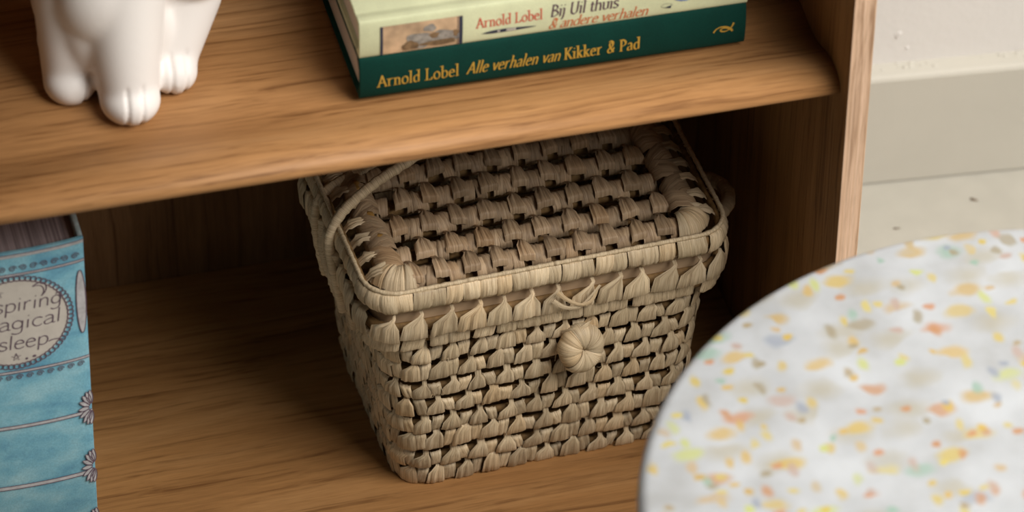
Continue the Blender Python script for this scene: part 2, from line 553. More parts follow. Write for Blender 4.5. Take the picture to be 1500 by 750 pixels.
def glyphs():
    G = {}
    A = 1.04
    G['A'] = ([[(.05, 0), (.36, 1)], [(.34, 1), (.70, 0)], [(.17, .36), (.56, .36)]], [(.05, 0), (.70, 0)], .76)
    G['B'] = ([[(.14, 0), (.14, 1)], bez((.14, 1), (.6, 1), (.6, .54), (.14, .54)), bez((.14, .54), (.72, .54), (.72, 0), (.14, 0))], [(.14, 1), (.14, 0)], .64)
    G['I'] = ([[(.14, 0), (.14, 1)]], [(.14, 0), (.14, 1)], .3)
    G['K'] = ([[(.14, 0), (.14, 1)], [(.15, .44), (.58, .97)], [(.27, .58), (.64, 0)]], [(.14, 0), (.14, 1), (.66, 0), (.58, 1)], .70)
    G['L'] = ([[(.14, 0), (.14, 1)], [(.14, .02), (.56, .02)], [(.54, .02), (.58, .22)]], [(.14, 1), (.10, 0)], .62)
    G['M'] = ([[(.12, 0), (.16, 1)], [(.16, 1), (.42, .15)], [(.42, .15), (.70, 1)], [(.70, 1), (.76, 0)]], [(.12, 0), (.76, 0)], .88)
    G['P'] = ([[(.14, 0), (.14, 1)], bez((.14, 1), (.68, 1.02), (.68, .42), (.14, .44))], [(.14, 0), (.12, 1)], .60)
    G['U'] = ([[(.12, 1), (.12, .35)], bez((.12, .35), (.12, -.13), (.58, -.13), (.58, .35)), [(.58, .35), (.58, 1)]], [(.12, 1), (.58, 1)], .72)
    G['a'] = ([bez((.08, .54), (.16, .68), (.40, .68), (.40, .42)), [(.40, .42), (.40, .08)], bez((.40, .08), (.41, .0), (.46, .0), (.50, .05)), bez((.40, .38), (.2, .36), (.04, .28), (.06, .13)), bez((.06, .13), (.08, -.06), (.28, -.04), (.40, .13))], [], .51)
    G['b'] = ([[(.11, A), (.11, .04)], bez((.11, .46), (.22, .70), (.52, .66), (.52, .32)), bez((.52, .32), (.52, -.06), (.24, -.06), (.11, .05))], [(.06, A)], .58)
    G['c'] = ([ell(.28, .31, .22, .32, 45, 315)], [], .48)
    G['d'] = ([[(.46, A), (.46, .06)], bez((.46, .50), (.36, .68), (.06, .66), (.06, .30)), bez((.06, .30), (.06, -.06), (.32, -.08), (.46, .12)), [(.46, .05), (.53, .03)]], [(.41, A)], .58)
    G['e'] = ([[(.07, .36), (.46, .38)], bez((.46, .38), (.46, .70), (.06, .74), (.06, .30)), bez((.06, .30), (.06, -.06), (.34, -.06), (.48, .10))], [], .53)
    G['g'] = ([ell(.26, .34, .20, .29, 0, 360), [(.46, .60), (.46, -.1)], bez((.46, -.1), (.46, -.42), (.12, -.40), (.05, -.25))], [], .56)
    G['h'] = ([[(.11, A), (.11, 0)], bez((.11, .44), (.2, .70), (.46, .70), (.46, .38)), [(.46, .38), (.46, 0)]], [(.06, A), (.11, 0), (.46, 0)], .58)
    G['i'] = ([[(.12, .62), (.12, 0)], [(.12, .86), (.125, .92)]], [(.07, .62), (.12, 0)], .26)
    G['j'] = ([bez((.13, .62), (.13, .2), (.16, -.34), (-.04, -.34)), [(.13, .86), (.135, .92)]], [(.08, .62)], .27)
    G['k'] = ([[(.11, A), (.11, 0)], [(.12, .27), (.42, .60)], [(.22, .38), (.48, 0)]], [(.06, A), (.11, 0), (.48, 0), (.42, .62)], .54)
    G['l'] = ([[(.12, A), (.12, 0)]], [(.07, A), (.12, 0)], .26)
    G['n'] = ([[(.11, .62), (.11, 0)], bez((.11, .44), (.2, .70), (.46, .70), (.46, .38)), [(.46, .38), (.46, 0)]], [(.06, .62), (.11, 0), (.46, 0)], .58)
    G['o'] = ([ell(.29, .31, .235, .33)], [], .58)
    G['p'] = ([[(.11, .62), (.11, -.36)], bez((.11, .46), (.22, .70), (.52, .66), (.52, .32)), bez((.52, .32), (.52, -.06), (.24, -.06), (.11, .08))], [(.06, .62), (.11, -.36)], .58)
    G['r'] = ([[(.11, .62), (.11, 0)], bez((.11, .42), (.18, .60), (.28, .68), (.38, .60))], [(.06, .62), (.11, 0)], .46)
    G['s'] = ([bez((.38, .54), (.26, .70), (.04, .66), (.08, .46)), bez((.08, .46), (.12, .30), (.40, .34), (.38, .14)), bez((.38, .14), (.34, -.06), (.10, -.04), (.04, .10))], [], .44)
    G['t'] = ([[(.15, .82), (.15, .14)], bez((.15, .14), (.16, -.04), (.28, -.02), (.34, .06)), [(.03, .60), (.32, .60)]], [], .36)
    G['u'] = ([[(.11, .62), (.11, .22)], bez((.11, .22), (.12, -.06), (.36, -.06), (.46, .16)), [(.46, .62), (.46, .03)]], [(.06, .62), (.41, .62)], .58)
    G['v'] = ([[(.06, .62), (.26, 0)], [(.26, 0), (.47, .62)]], [(.06, .62), (.47, .62)], .52)
    G['&'] = ([bez((.62, .46), (.50, .10), (.34, -.06), (.18, .02)), bez((.18, .02), (-.02, .12), (.10, .44), (.34, .50)), bez((.34, .50), (.62, .58), (.52, 1.02), (.30, .90)), bez((.30, .90), (.10, .78), (.30, .40), (.60, .04)), bez((.14, .98), (.30, 1.12), (.52, 1.04), (.54, .82))], [], .68)
    return G


GL = glyphs()


def ribbon(mb, pts, wfn, mapf):
    """flat stroke; wfn(direction angle)-> width; mapf(x,y)->3d"""
    n = len(pts)
    if n == 2:  # subdivide so it can follow curved spines
        pts = [(pts[0][0] + (pts[1][0] - pts[0][0]) * k / 4, pts[0][1] + (pts[1][1] - pts[0][1]) * k / 4) for k in range(5)]
        n = 5
    v = []; f = []
    for i in range(n):
        a = pts[max(i - 1, 0)]; b = pts[min(i + 1, n - 1)]
        dx, dy = b[0] - a[0], b[1] - a[1]; L = math.hypot(dx, dy) or 1e-9
        dx /= L; dy /= L
        wd = wfn(math.atan2(dy, dx)) / 2
        v.append(mapf(pts[i][0] - dy * wd, pts[i][1] + dx * wd))
        v.append(mapf(pts[i][0] + dy * wd, pts[i][1] - dx * wd))
    for i in range(n - 1):
        f.append((2 * i, 2 * i + 1, 2 * i + 3, 2 * i + 2))
    mb.add(v, f)


def text(mb, s, x0, y0, size, mapf, width=None, italic=0.0, weight=0.13, thin=0.05, serif=True, cond=1.0, track=0.0):
    """writes s from x0 along the local axis; size = cap height; width fits the string"""
    adv = []; 
    for ch in s: adv.append((0.3 if ch == ' ' else GL[ch][2]) + track)
    tot = sum(adv) * size
    kx = (width / tot) if width else cond
    x = 0.0
    nib = math.radians(28)
    def wfn(a): return size * (thin + (weight - thin) * abs(math.sin(a - nib)))
    def pm_(p): return (x0 + (x + p[0] * size) * kx + italic * p[1] * size, y0 + p[1] * size)
    for ch, ad in zip(s, adv):
        if ch != ' ':
            st, se, _ = GL[ch]
            for pl in st: ribbon(mb, [pm_(p) for p in pl], wfn, mapf)
            if serif:
                for (sx, sy) in se:
                    ww = 0.15 if not italic else 0.08
                    ribbon(mb, [pm_((sx - ww, sy)), pm_((sx + ww, sy))], lambda a: size * thin * 1.25, mapf)
        x += ad * size
    return tot * kx


def poly(mb, pts, mapf):
    """filled star-shaped outline as a fan"""
    cx = sum(p[0] for p in pts) / len(pts); cy = sum(p[1] for p in pts) / len(pts)
    n = len(pts)
    NR = 6
    v = [mapf(cx, cy)]; f = []
    for q in range(1, NR + 1):
        v += [mapf(cx + (p[0] - cx) * q / NR, cy + (p[1] - cy) * q / NR) for p in pts]
    for i in range(n):
        j = (i + 1) % n
        f.append((0, 1 + i, 1 + j))
        for q in range(NR - 1):
            f.append((1 + q * n + i, 1 + (q + 1) * n + i, 1 + (q + 1) * n + j, 1 + q * n + j))
    mb.add(v, f)


# ------------------------------------------------------------------ lying books
def flat_book(loc, rz, L, D, H, cover, label, bulge, ov=0.003, bt=0.0026, overx=0.003):
    """spine on the front (local y=0), length along +x from 0, lying flat"""
    root = empty('hardcover_book', loc, rz)
    tag(root, label, 'book', 'hardcover books on the bookcase')
    # case: boards + rounded spine as one closed profile swept along x (a C shape)
    n = 12
    outer = []
    for k in range(n + 1):
        t = k / n
        z = H * t
        y = -bulge * (1 - (2 * t - 1) ** 2) ** 0.7
        # soft corner at the joints
        outer.append((y, z))
    top = [(0.006, H + 0.0002), (0.0085, H - 0.0009), (0.0112, H - 0.0009), (0.0138, H), (D, H), (D, H - bt)]
    inner = [(0.014, H - bt), (0.006, H - bt)]
    inner2 = [(0.0018 - bulge * .6, H * .7), (0.0018 - bulge * .6, H * .3), (0.006, bt)]
    bot = [(0.014, bt), (D, bt), (D, 0), (0.0138, 0), (0.0112, 0.0009), (0.0085, 0.0009), (0.006, -0.0000)]
    prof = outer + top + inner + inner2 + bot
    vv, ff = prism_x(prof, 0.0, L, 6)
    # slightly rounded ends of the spine
    o = mk('cover', vv, ff, cover, root)
    o.data.polygons.foreach_set('use_smooth', [len(p.vertices) == 4 for p in o.data.polygons])
    md = o.modifiers.new('b', 'BEVEL'); md.width = 0.0005; md.segments = 2; md.limit_method = 'ANGLE'; md.angle_limit = 0.9
    pb = [(0.004, bt), (D - ov, bt), (D - ov, H - bt), (0.004, H - bt), (0.0005, H * .72), (0.0005, H * .28)]
    vv, ff = prism_x(pb, overx, L - overx, 1)
    mk('page_block', vv, ff, M_pageflat, root, smooth=False)
    def surf(x, z, d=0.00025):
        t = min(1, max(0, z / H))
        return Vector((x, -bulge * max(0, (1 - (2 * t - 1) ** 2)) ** 0.7 - d, z))
    return root, surf


GH = 0.0318
LB = 0.2548
gb, gs = flat_book((-0.3027, 0.0556, SHZ), math.radians(-0.4), LB, 0.19, GH, M_green,
                   'dark green clothbound book with gold lettering under the cream book', 0.0022)
PXM = LB / 563.0  # metres of spine per photo pixel along x


def gx(px): return (px - 527) * PXM


t = MB(); text(t, 'Arnold Lobel', gx(553), 0.0088, 0.0092, gs, width=gx(671) - gx(553), weight=.125, thin=.045, track=.07)
t.build('author_lettering', M_gold, gb, False)
t = MB(); text(t, 'Alle verhalen van', gx(681), 0.0088, 0.0092, gs, width=gx(817) - gx(681), italic=.22, weight=.13, thin=.05, track=.04)
t.build('title_lettering', M_gold, gb, False)
t = MB(); text(t, 'Kikker & Pad', gx(823), 0.0088, 0.0092, gs, width=gx(935) - gx(823), weight=.145, thin=.05, track=.08)
t.build('title_lettering', M_gold, gb, False)
t = MB()
x0 = gx(1042); y0 = 0.0125
for pl in (bez((0, 0), (.002, .0060), (.0095, .0048), (.0125, .0005)), bez((.0045, .0010), (.0085, -.002), (.0125, .0025), (.0133, .0062)),
           bez((.0045, .0010), (.005, .0045), (.0105, .0030), (.0128, -.0005))):
    ribbon(t, [(x0 + a, y0 + b) for a, b in pl], lambda a: 0.0007 + 0.0006 * abs(math.sin(a - .5)), gs)
t.build('publisher_ornament', M_gold, gb, False)

CH = 0.0285
cb, cs = flat_book((-0.3025, 0.0562, SHZ + GH + 0.0002), math.radians(-0.6), LB + 0.0005, 0.19, CH, M_cream,
                   'pale cream picture book with red lettering, lying on the green book', 0.0012)
t = MB(); text(t, 'Arnold Lobel', gx(695), 0.0117, 0.0078, cs, width=gx(791) - gx(695), weight=.115, thin=.05, track=.06)
t.build('author_lettering', M_red, cb, False)
t = MB(); text(t, 'Bij Uil thuis', gx(801), 0.0122, 0.0090, cs, width=gx(900) - gx(801), italic=.12, weight=.13, thin=.055)
t.build('title_lettering', M_purple, cb, False)
t = MB(); text(t, '& andere verhalen', gx(799), 0.0024, 0.0078, cs, width=gx(944) - gx(799), italic=.24, weight=.13, thin=.055)
t.build('subtitle_lettering', M_orange, cb, False)
# the picture on the spine: a plain tan vignette
pic = MB()
pic.add(*[r for r in grid(lambda u, vv: cs(gx(557) + u * (gx(675) - gx(557)), 0.0008 + vv * 0.0225, 0.0002), 14, 8)])
po = pic.build('spine_picture', M_pictan, cb, False)


def blob(mb, cx, cy, rx, ry, d, seed, wob=.12):
    pts = []
    for k in range(26):
        th = 2 * PI * k / 26
        r = 1 + wob * math.sin(3 * th + seed) + wob * .6 * math.sin(5 * th + 2 * seed)
        pts.append((gx(cx) + rx * PXM * r * math.cos(th), cy + ry * PXM * r * math.sin(th)))
    poly(mb, pts, lambda x, z: cs(x, z, d))


t = MB(); blob(t, 615, .0085, 22, 14, .0004, 1); blob(t, 650, .0090, 21, 12, .0004, 2); blob(t, 628, .0175, 9, 6, .0004, 4)
t.build('picture_boulders', M_picgrey, po, False)
t = MB(); blob(t, 600, .0055, 12, 8, .0005, 3); blob(t, 641, .0050, 26, 5, .0005, 5); blob(t, 634, .0115, 7, 5, .0005, 6); blob(t, 665, .0110, 4, 6, .0005, 7)
t.build('picture_shrubs', M_picbrown, po, False)
t = MB()
ribbon(t, [(gx(672.5), .0008), (gx(672.5), .0233)], lambda a: .0022, lambda x, z: cs(x, z, .0005))
ribbon(t, [(gx(668), .0008), (gx(668), .0233)], lambda a: .0003, lambda x, z: cs(x, z, .0005))
ribbon(t, [(gx(559), .0008), (gx(559), .0233)], lambda a: .0016, lambda x, z: cs(x, z, .0005))
t.build('picture_border', M_slate, po, False)
t = MB()
brush = [(702, .0052), (708, .0060), (720, .0068), (735, .0070), (755, .0066), (772, .0060), (783, .0053), (770, .0048), (750, .0044), (730, .0042), (712, .0044)]
poly(t, [(gx(a), b + .0012) for a, b in brush], cs)
t.build('brush_drawing', M_slate, cb, False)
t = MB()
for (a, b) in ((725, 729), (738, 752)):
    poly(t, [(gx(a), .0060), (gx(b), .0060), (gx(b), .0078), (gx(a), .0078)], lambda x, z: cs(x, z, .0004))
t.build('brush_ferrule', M_label, cb, False)
t = MB(); blob(t, 1001, .0178, 27, 18, .0003, 2, .06)
t.build('spine_vignette', M_picblue, cb, False)
t = MB(); blob(t, 995, .0170, 8, 8, .0005, 3); blob(t, 1014, .0150, 9, 6, .0005, 4); blob(t, 990, .0225, 12, 5, .0005, 1)
t.build('vignette_detail', M_picbrown, cb, False)
t = MB()
poly(t, [(gx(967), .0062), (gx(978), .0076), (gx(977), .0052)], lambda x, z: cs(x, z, .0004))
ribbon(t, [(gx(a), b) for a, b in ell(971, .0078, 8, .0016)], lambda a: .0002, lambda x, z: cs(x, z, .0004))
t.build('pen_nib_mark', M_slate, cb, False)

# ------------------------------------------------------------------ upright blue book
BLX, BLY, BLZ, BLH, BLW = -0.4860, 0.044, 0.070, 0.287, 0.098
ub = empty('hardcover_book', (BLX, BLY, BLZ))
tag(ub, 'thick light blue book standing upright with a hand-drawn round label', 'book', 'hardcover books on the bookcase')
BUL = 0.0048
WB = 0.0032


def us(u, z, d=0.0003):
    """u = distance to the left of the right edge"""
    tt = min(1, max(0, u / BLW))
    return Vector((-u, -BUL * max(0, 1 - (2 * tt - 1) ** 2) ** 0.8 - d, z))


# spine shell
n = 26
out_ = [(-BLW * k / n, us(BLW * k / n, 0, 0).y) for k in range(n + 1)]
in_ = [(x, y + WB) for x, y in reversed(out_)]
vv = [(x, y, 0) for x, y in out_ + in_] + [(x, y, BLH) for x, y in out_ + in_]
k2 = len(out_ + in_)
ff = [(i, (i + 1) % k2, (i + 1) % k2 + k2, i + k2) for i in range(k2)] + [tuple(reversed(range(k2))), tuple(range(k2, 2 * k2))]
o = mk('spine', vv, ff, M_blue, ub)
o.data.polygons.foreach_set('use_smooth', [len(p.vertices) == 4 for p in o.data.polygons])
md = o.modifiers.new('b', 'BEVEL'); md.width = 0.0006; md.segments = 2; md.limit_method = 'ANGLE'; md.angle_limit = 0.9
for (xa, xb) in ((-0.0034, 0.0002), (-BLW - 0.0002, -BLW + 0.0034)):
    v, f = box(xa, xb, 0.0006, 0.215, 0, BLH, 0.0011)
    mk('cover_board', v, f, M_bluepale, ub, smooth=False)
v, f = box(-BLW + .0036, -.0036, 0.0035 - BUL * .55, 0.211, 0.004, BLH - 0.0065, 0.0)
v = [(x, (y if y > 0.1 else y + (0.004 if abs(x + BLW / 2) > BLW * .3 else 0)), z) for x, y, z in v]
mk('page_block', v, f, M_pageup, ub, smooth=False)
# printed decoration; heights from the foot of the spine
CU, CZ, CR = 0.0480, 0.2290, 0.0362
t = MB(); poly(t, ell(CU, CZ, CR, CR, 0, 360, 48)[:-1], us)
t.build('round_label', M_label, ub, False)
t = MB()
us2 = lambda u, z: us(u, z, .0006)
us3 = lambda u, z: us(u, z, .0005)
line = lambda wd: (lambda a: wd)
for k in range(64):  # looped lace edge around the label
    a = 2 * PI * k / 64
    ribbon(t, ell(CU + (CR + .0008) * math.cos(a), CZ + (CR + .0008) * math.sin(a), .0021, .0021, 0, 360, 8), line(.0008), us2)
ribbon(t, ell(CU, CZ, CR - .0010, CR - .0010, 0, 360, 60), line(.0005), us2)
t.build('label_edging', M_printline, ub, False)


def mirror(u, z): return us2(BLW - u, z)     # writing runs left to right


SW = dict(weight=.075, thin=.055, serif=False)
t = MB()
def wl(px): return BLW - (133 - px) / 2150.0   # photo column -> distance from the left edge
text(t, 'Inspiring', wl(-24), 0.2389, 0.0112, mirror, width=wl(98) - wl(-24), italic=.12, **SW)
text(t, 'Magical', wl(-24), 0.2236, 0.0112, mirror, width=wl(96) - wl(-24), italic=.12, **SW)
text(t, 'sleep', wl(5), 0.2070, 0.0112, mirror, width=wl(76) - wl(5), italic=.12, **SW)
ribbon(t, bez((wl(76), .2085), (wl(82), .2100), (wl(90), .2095), (wl(97), .2075)), line(.0007), mirror)
ribbon(t, bez((wl(90), .2470), (wl(96), .2500), (wl(101), .2470), (wl(96), .2440)), line(.0007), mirror)
def star(px, z, r):
    ribbon(t, [(wl(px) + r * math.sin(4 * PI * k / 5), z + r * math.cos(4 * PI * k / 5)) for k in range(6)], line(.0006), mirror)
star(10, .2550, .0036); star(29.5, .2000, .0032)
poly(t, [(wl(44) + a, .1975 + b) for a, b in ell(0, 0, .0009, .0009, 0, 360, 8)[:-1]], mirror)
poly(t, [(wl(55) + a, .1985 + b) for a, b in ell(0, 0, .0013, .0010, 0, 360, 8)[:-1]], mirror)
ribbon(t, bez((wl(58), .2570), (wl(74), .2640), (wl(86), .2540), (wl(70), .2480)), line(.0008), mirror)
ribbon(t, bez((wl(58), .2570), (wl(72), .2590), (wl(78), .2530), (wl(70), .2480)), line(.0006), mirror)
t.build('label_lettering', M_printline, ub, False)


def spiral(mb, u, z, r, sgn=1, turns=1.6):
    ribbon(mb, [(u + sgn * r * (1 - k / 26) * math.cos(2 * PI * turns * k / 22), z + r * (1 - k / 26) * math.sin(2 * PI * turns * k / 22)) for k in range(23)], line(.00055), us2)


def cord(z, wd, edges=2):
    pts = [(BLW * k / 40, z) for k in range(41)]
    c_ = MB(); ribbon(c_, pts, line(wd), us3)
    c_ = c_.build('printed_cord', M_printpale, ub, False)
    for e in (1, -1)[:edges]:
        l_ = MB(); ribbon(l_, [(a, b + e * wd * .55) for a, b in pts], line(.0006), us2)
        l_.build('cord_outline', M_printline, c_, False)


for z_, w_ in ((.2693, .0016), (.1873, .0018), (.1395, .0024), (.0864, .0028), (.033, .0026)): cord(z_, w_)
cord(.2848, .0026, 1)
tl = MB()
for k in range(14):
    spiral(tl, .006 + k * .0068, .2745, .0026, 1 if k % 2 else -1)
    spiral(tl, .006 + k * .0068, .1828, .0024, -1)
tag(tl.build('printed_scrollwork', M_printline, ub, False), kind='stuff')
for zc in (.1430, .0910, .038):
    for side in (0, 1):
        t = MB(); tl = MB()
        for k in range(9):
            a = math.radians(10 + k * 20); L = .0165 * (0.80 + .3 * math.sin(a) ** 2)
            def leafp(s):
                uu = L * s * math.sin(a) * .52; zz = L * s * math.cos(a) * 1.15
                return (BLW - uu if side else uu, zc + zz)
            p0 = leafp(.2); p1 = leafp(1)
            dx, dz = p1[0] - p0[0], p1[1] - p0[1]; LL = math.hypot(dx, dz)
            nx, nz = -dz / LL, dx / LL
            pts = []
            for q in range(13):
                s = q / 12
                pts.append((p0[0] + dx * s + nx * .0014 * math.sin(PI * s) ** .7, p0[1] + dz * s + nz * .0017 * math.sin(PI * s) ** .7))
            for q in range(11, 0, -1):
                s = q / 12
                pts.append((p0[0] + dx * s - nx * .0014 * math.sin(PI * s) ** .7, p0[1] + dz * s - nz * .0017 * math.sin(PI * s) ** .7))
            poly(t, pts, lambda u, z: us(u, z, .0008 + .00003 * k))
            ribbon(tl, pts + [pts[0]], line(.0005), lambda u, z: us(u, z, .0010 + .00003 * k))
        fl = t.build('printed_flower', M_printpale, ub, False)
        tl.build('flower_outline', M_printline, fl, False)
t = MB()   # oval ornament at the right joint
for (zc, h) in ((.2350, .026),):
    poly(t, [(.0035 + a, zc + b) for a, b in ell(0, 0, .0030, h, 0, 360, 30)[:-1]], us3)
t.build('side_ornament', M_printpale, ub, False)
t = MB()
ribbon(t, [(.0035 + a, .2350 + b) for a, b in ell(0, 0, .0032, .0265, 0, 360, 30)], line(.0007), us2)
t.build('side_ornament_outline', M_printline, ub, False)

# ------------------------------------------------------------------ woven basket
BK = empty('lidded_basket', (-0.174, 0.1475, 0.0702), math.radians(2.6))
tag(BK, 'woven palm leaf basket with closed lid, loop handle and round toggle', 'basket')
RP = 0.0165      # row pitch
MP = 0.0196      # module pitch
NROW = 8


def rr_path(a, b, r):
    """rounded rectangle; s=0 at the middle of the front, running to +x; returns perimeter and fn(s)->(x,y,nx,ny)"""
    sx, sy = a - r, b - r
    arc = PI * r / 2
    segs = [('l', sx), ('c', arc), ('l', 2 * sy), ('c', arc), ('l', 2 * sx), ('c', arc), ('l', 2 * sy), ('c', arc), ('l', sx)]
    per = sum(q[1] for q in segs)
    cs_ = [(sx, -sy, -90), (sx, sy, 0), (-sx, sy, 90), (-sx, -sy, 180)]
    starts = [((0, -b), (1, 0)), None, ((a, -sy), (0, 1)), None, ((sx, b), (-1, 0)), None, ((-a, sy), (0, -1)), None, ((-sx, -b), (1, 0))]
    def fn(s):
        s %= per
        for k, (kind, L) in enumerate(segs):
            if s <= L or k == len(segs) - 1:
                if kind == 'l':
                    (px, py), (dx, dy) = starts[k]
                    return px + dx * s, py + dy * s, dy, -dx
                cx, cy, a0 = cs_[(k - 1) // 2]
                th = math.radians(a0) + s / r
                return cx + r * math.cos(th), cy + r * math.sin(th), math.cos(th), math.sin(th)
            s -= L
    return per, fn


def dims(h):
    t_ = min(1.1, max(0, h / 0.132))
    s_ = t_ ** 0.65
    # narrow foot, fuller towards the rim, slightly rounded under
    return 0.0990 + 0.0150 * s_, 0.0755 + 0.0065 * s_, 0.019 + 0.009 * s_


VIEW = Vector((-0.226, -0.974))   # towards the viewer, basket frame


def wall_frame(fn, hc, k):
    def F(s, v, d):
        x, y, nx, ny = fn(s)
        dd = d + k * v
        return Vector((x + nx * dd, y + ny * dd, hc + v))
    return F


def lerpkeys(keys, t):
    for a, b in zip(keys, keys[1:]):
        if t <= b[0]:
            k = (t - a[0]) / (b[0] - a[0])
            return [x + (y - x) * k for x, y in zip(a[1:], b[1:])]
    return list(keys[-1][1:])


def rowgrid(fn, nu, ts):
    v = []; f = []; uv = []
    for t in ts:
        for i in range(nu + 1):
            v.append(fn(i / nu, t)); uv.append((i / nu, t))
    for j in range(len(ts) - 1):
        for i in range(nu):
            a = j * (nu + 1) + i
            f.append((a, a + 1, a + nu + 2, a + nu + 1))
    return v, f, uv


TT = [0, .05, .10, .26, .42, .52, .62, .72, .82, .92, 1.0]


def tuft(F, s0, P, p, rnd, skew=1.0, nu=10, neck=.13, foot=.34, top=.62, bot=-.50, bulge=.0028, sh=.22, mid=.02, pleat=1.0):
    """a pleated leaf tuft: broad foot, slanting shoulder, narrow neck that binds it to the next row"""
    ph = rnd.uniform(0, 6); kf = rnd.choice([2.2, 3.0, 3.6, 4.4]); jit = rnd.uniform(-.04, .04) * P
    wj = rnd.uniform(.92, 1.10); sk = skew * rnd.uniform(.3, 1.3); am = pleat * rnd.uniform(.5, 1.2) * .0010; dj = rnd.uniform(-.0005, .0007)
    hj = rnd.uniform(-.05, .05); tl = rnd.uniform(-.05, .05)
    fw = foot * wj; off = (fw - neck) * .55 * sk; nk = neck * rnd.uniform(.8, 1.25)
    keys = [(0, bot + hj * .4, fw * .98, bulge * .15, 0), (.05, bot + .015 + hj * .4, fw, bulge * .85, 0), (.10, bot + .06, fw, bulge, 0),
            (.42, mid, fw * .86, bulge, off * .15), (.62, sh + hj, nk * 1.55, bulge * .70, off * .8), (.72, sh + .08 + hj, nk, bulge * .45, off), (1, top, nk * 1.1, -.0026, off)]
    def fn(u, t):
        uu = 2 * u - 1
        v, w_, d0, c = lerpkeys(keys, t)
        lo = 1 - sstep(.42, .8, t)
        cr = abs(math.sin(kf * uu + ph)) - .5 + .35 * math.sin(11 * uu + ph * 2)
        d = d0 + dj * lo + am * cr * (.45 + .75 * math.sin(min(1, t * 1.3) * PI)) - .0007 * uu ** 6
        return F(s0 + jit + (c + w_ * uu) * P, (v + tl * uu * lo) * p, d)
    return rowgrid(fn, nu, TT)


def wrap(F, s0, P, p, rnd, half=.20, vc=-.14, vh=.37, nu=6, depth=.0026, base=-.0012, flat=False):
    tw = rnd.uniform(-.10, .10); hj = rnd.uniform(.9, 1.12); dj = rnd.uniform(-.0006, .0005); g = rnd.choice([0, .0007, .0011]); gp = rnd.uniform(-.5, .5)
    vj = rnd.uniform(-.03, .03); ph = rnd.uniform(0, 6); tl = rnd.uniform(-.06, .06)
    ks = [(0, .10), (.06, .85), (.15, 1.0), (.78, .95), (.93, .72), (1, .05)]
    def fn(u, t):
        uu = 2 * u - 1; a = (2 * t - 1) * 1.85
        if flat:
            sv = 2 * t - 1; v = (vc + vj + vh * sv + tl * uu) * p; pr = lerpkeys(ks, t)[0]
        else:
            sv = math.sin(a); v = (vc + vj + vh * sv) * p; pr = math.cos(a)
        d = base + dj + depth * pr - g * math.exp(-((uu - gp) / .14) ** 2) + .0003 * math.sin(8 * uu + ph) - .0011 * uu ** 8
        return F(s0 + (half * hj * uu + tw * sv) * P, v, d)
    return rowgrid(fn, nu, [0, .06, .15, .35, .55, .78, .93, 1.0])


def core_ring(mb, fn, per, hc, hh, th, inset, n=120):
    v = []; f = []; m_ = 8
    for i in range(n):
        x, y, nx, ny = fn(per * i / n)
        for k in range(m_):
            a = 2 * PI * k / m_
            d = -inset + th * math.cos(a)
            v.append((x + nx * d, y + ny * d, hc + hh * math.sin(a)))
    for i in range(n):
        for k in range(m_):
            a = i * m_ + k; b = i * m_ + (k + 1) % m_
            a2 = ((i + 1) % n) * m_ + k; b2 = ((i + 1) % n) * m_ + (k + 1) % m_
            f.append((a, a2, b2, b))
    mb.add(v, f)


rnd = random.Random(21)
core = MB()
body_pieces = []; rest = MB()
for i in range(NROW):
    h = RP * (i + .5)
    a, b, r = dims(h)
    per, fn = rr_path(a, b, r)
    k_ = 0.10
    core_ring(core, fn, per, h - .0034, RP * .20, .0024, .0042)
    F = wall_frame(fn, h, k_)
    nm = round(per / MP); P = per / nm
    for j in range(nm):
        s0 = (j + .5 * (i % 2) + .07 * math.sin(i * 2.3)) * P
        x, y, nx, ny = fn(s0)
        vis = nx * VIEW.x + ny * VIEW.y
        # the weave is tighter on the short ends
        gapk = .10 if abs(nx) > .8 else 0.0
        op = rnd.random() < (.92 if (i % 2 == 1 or x > .03) else .30)     # open or closed stitch
        sh_ = rnd.uniform(.14, .20) if op else rnd.uniform(.34, .42)
        tf = tuft(F, s0, P, RP, rnd, foot=rnd.uniform(.33, .37) if not gapk else .42, neck=rnd.uniform(.09, .14) + gapk, bot=-.50, sh=sh_, mid=sh_ - .2)
        tp_ = (rnd.uniform(.12, .20) if op else rnd.uniform(.36, .46)) + gapk
        wp = wrap(F, s0 + .5 * P, P, RP, rnd, half=.21, vc=(tp_ - .50) / 2, vh=(tp_ + .50) / 2, flat=True, depth=.0032)
        if vis > -.12:
            body_pieces.append(('leaf_tuft', tf)); body_pieces.append(('leaf_wrap', wp))
        else:
            rest.add(*tf); rest.add(*wp)
# floor of the basket
a, b, r = dims(0)
per, fn = rr_path(a - .002, b - .002, r - .002)
ring = [fn(per * i / 60)[:2] for i in range(60)]
core.add([(x, y, .0003) for x, y in ring] + [(x, y, .005) for x, y in ring],
         [tuple(reversed(range(60))), tuple(range(60, 120))] + [(i, (i + 1) % 60, (i + 1) % 60 + 60, i + 60) for i in range(60)])
body = core.build('basket_body', M_core, BK)
for nm_, g in body_pieces:
    mk(nm_, g[0], g[1], M_leaf, body, g[2])
tag(rest.build('far_side_weave', M_leaf, body), kind='stuff')
# foot rim
per, fn = rr_path(*dims(0))

# ---- lid
LA, LBD, LR = 0.1275, 0.0885, 0.024
lidcore = MB()
per, fn = rr_path(LA, LBD, LR)
lid_pieces = []; lrest = MB()
H_RIM, H_B, H_C = 0.1765, 0.1545, 0.1385


def put(name, g, nx, ny, mat=None):
    if nx * VIEW.x + ny * VIEW.y > -.35: lid_pieces.append((name, g, mat or M_leaf))
    else: lrest.add(*g)


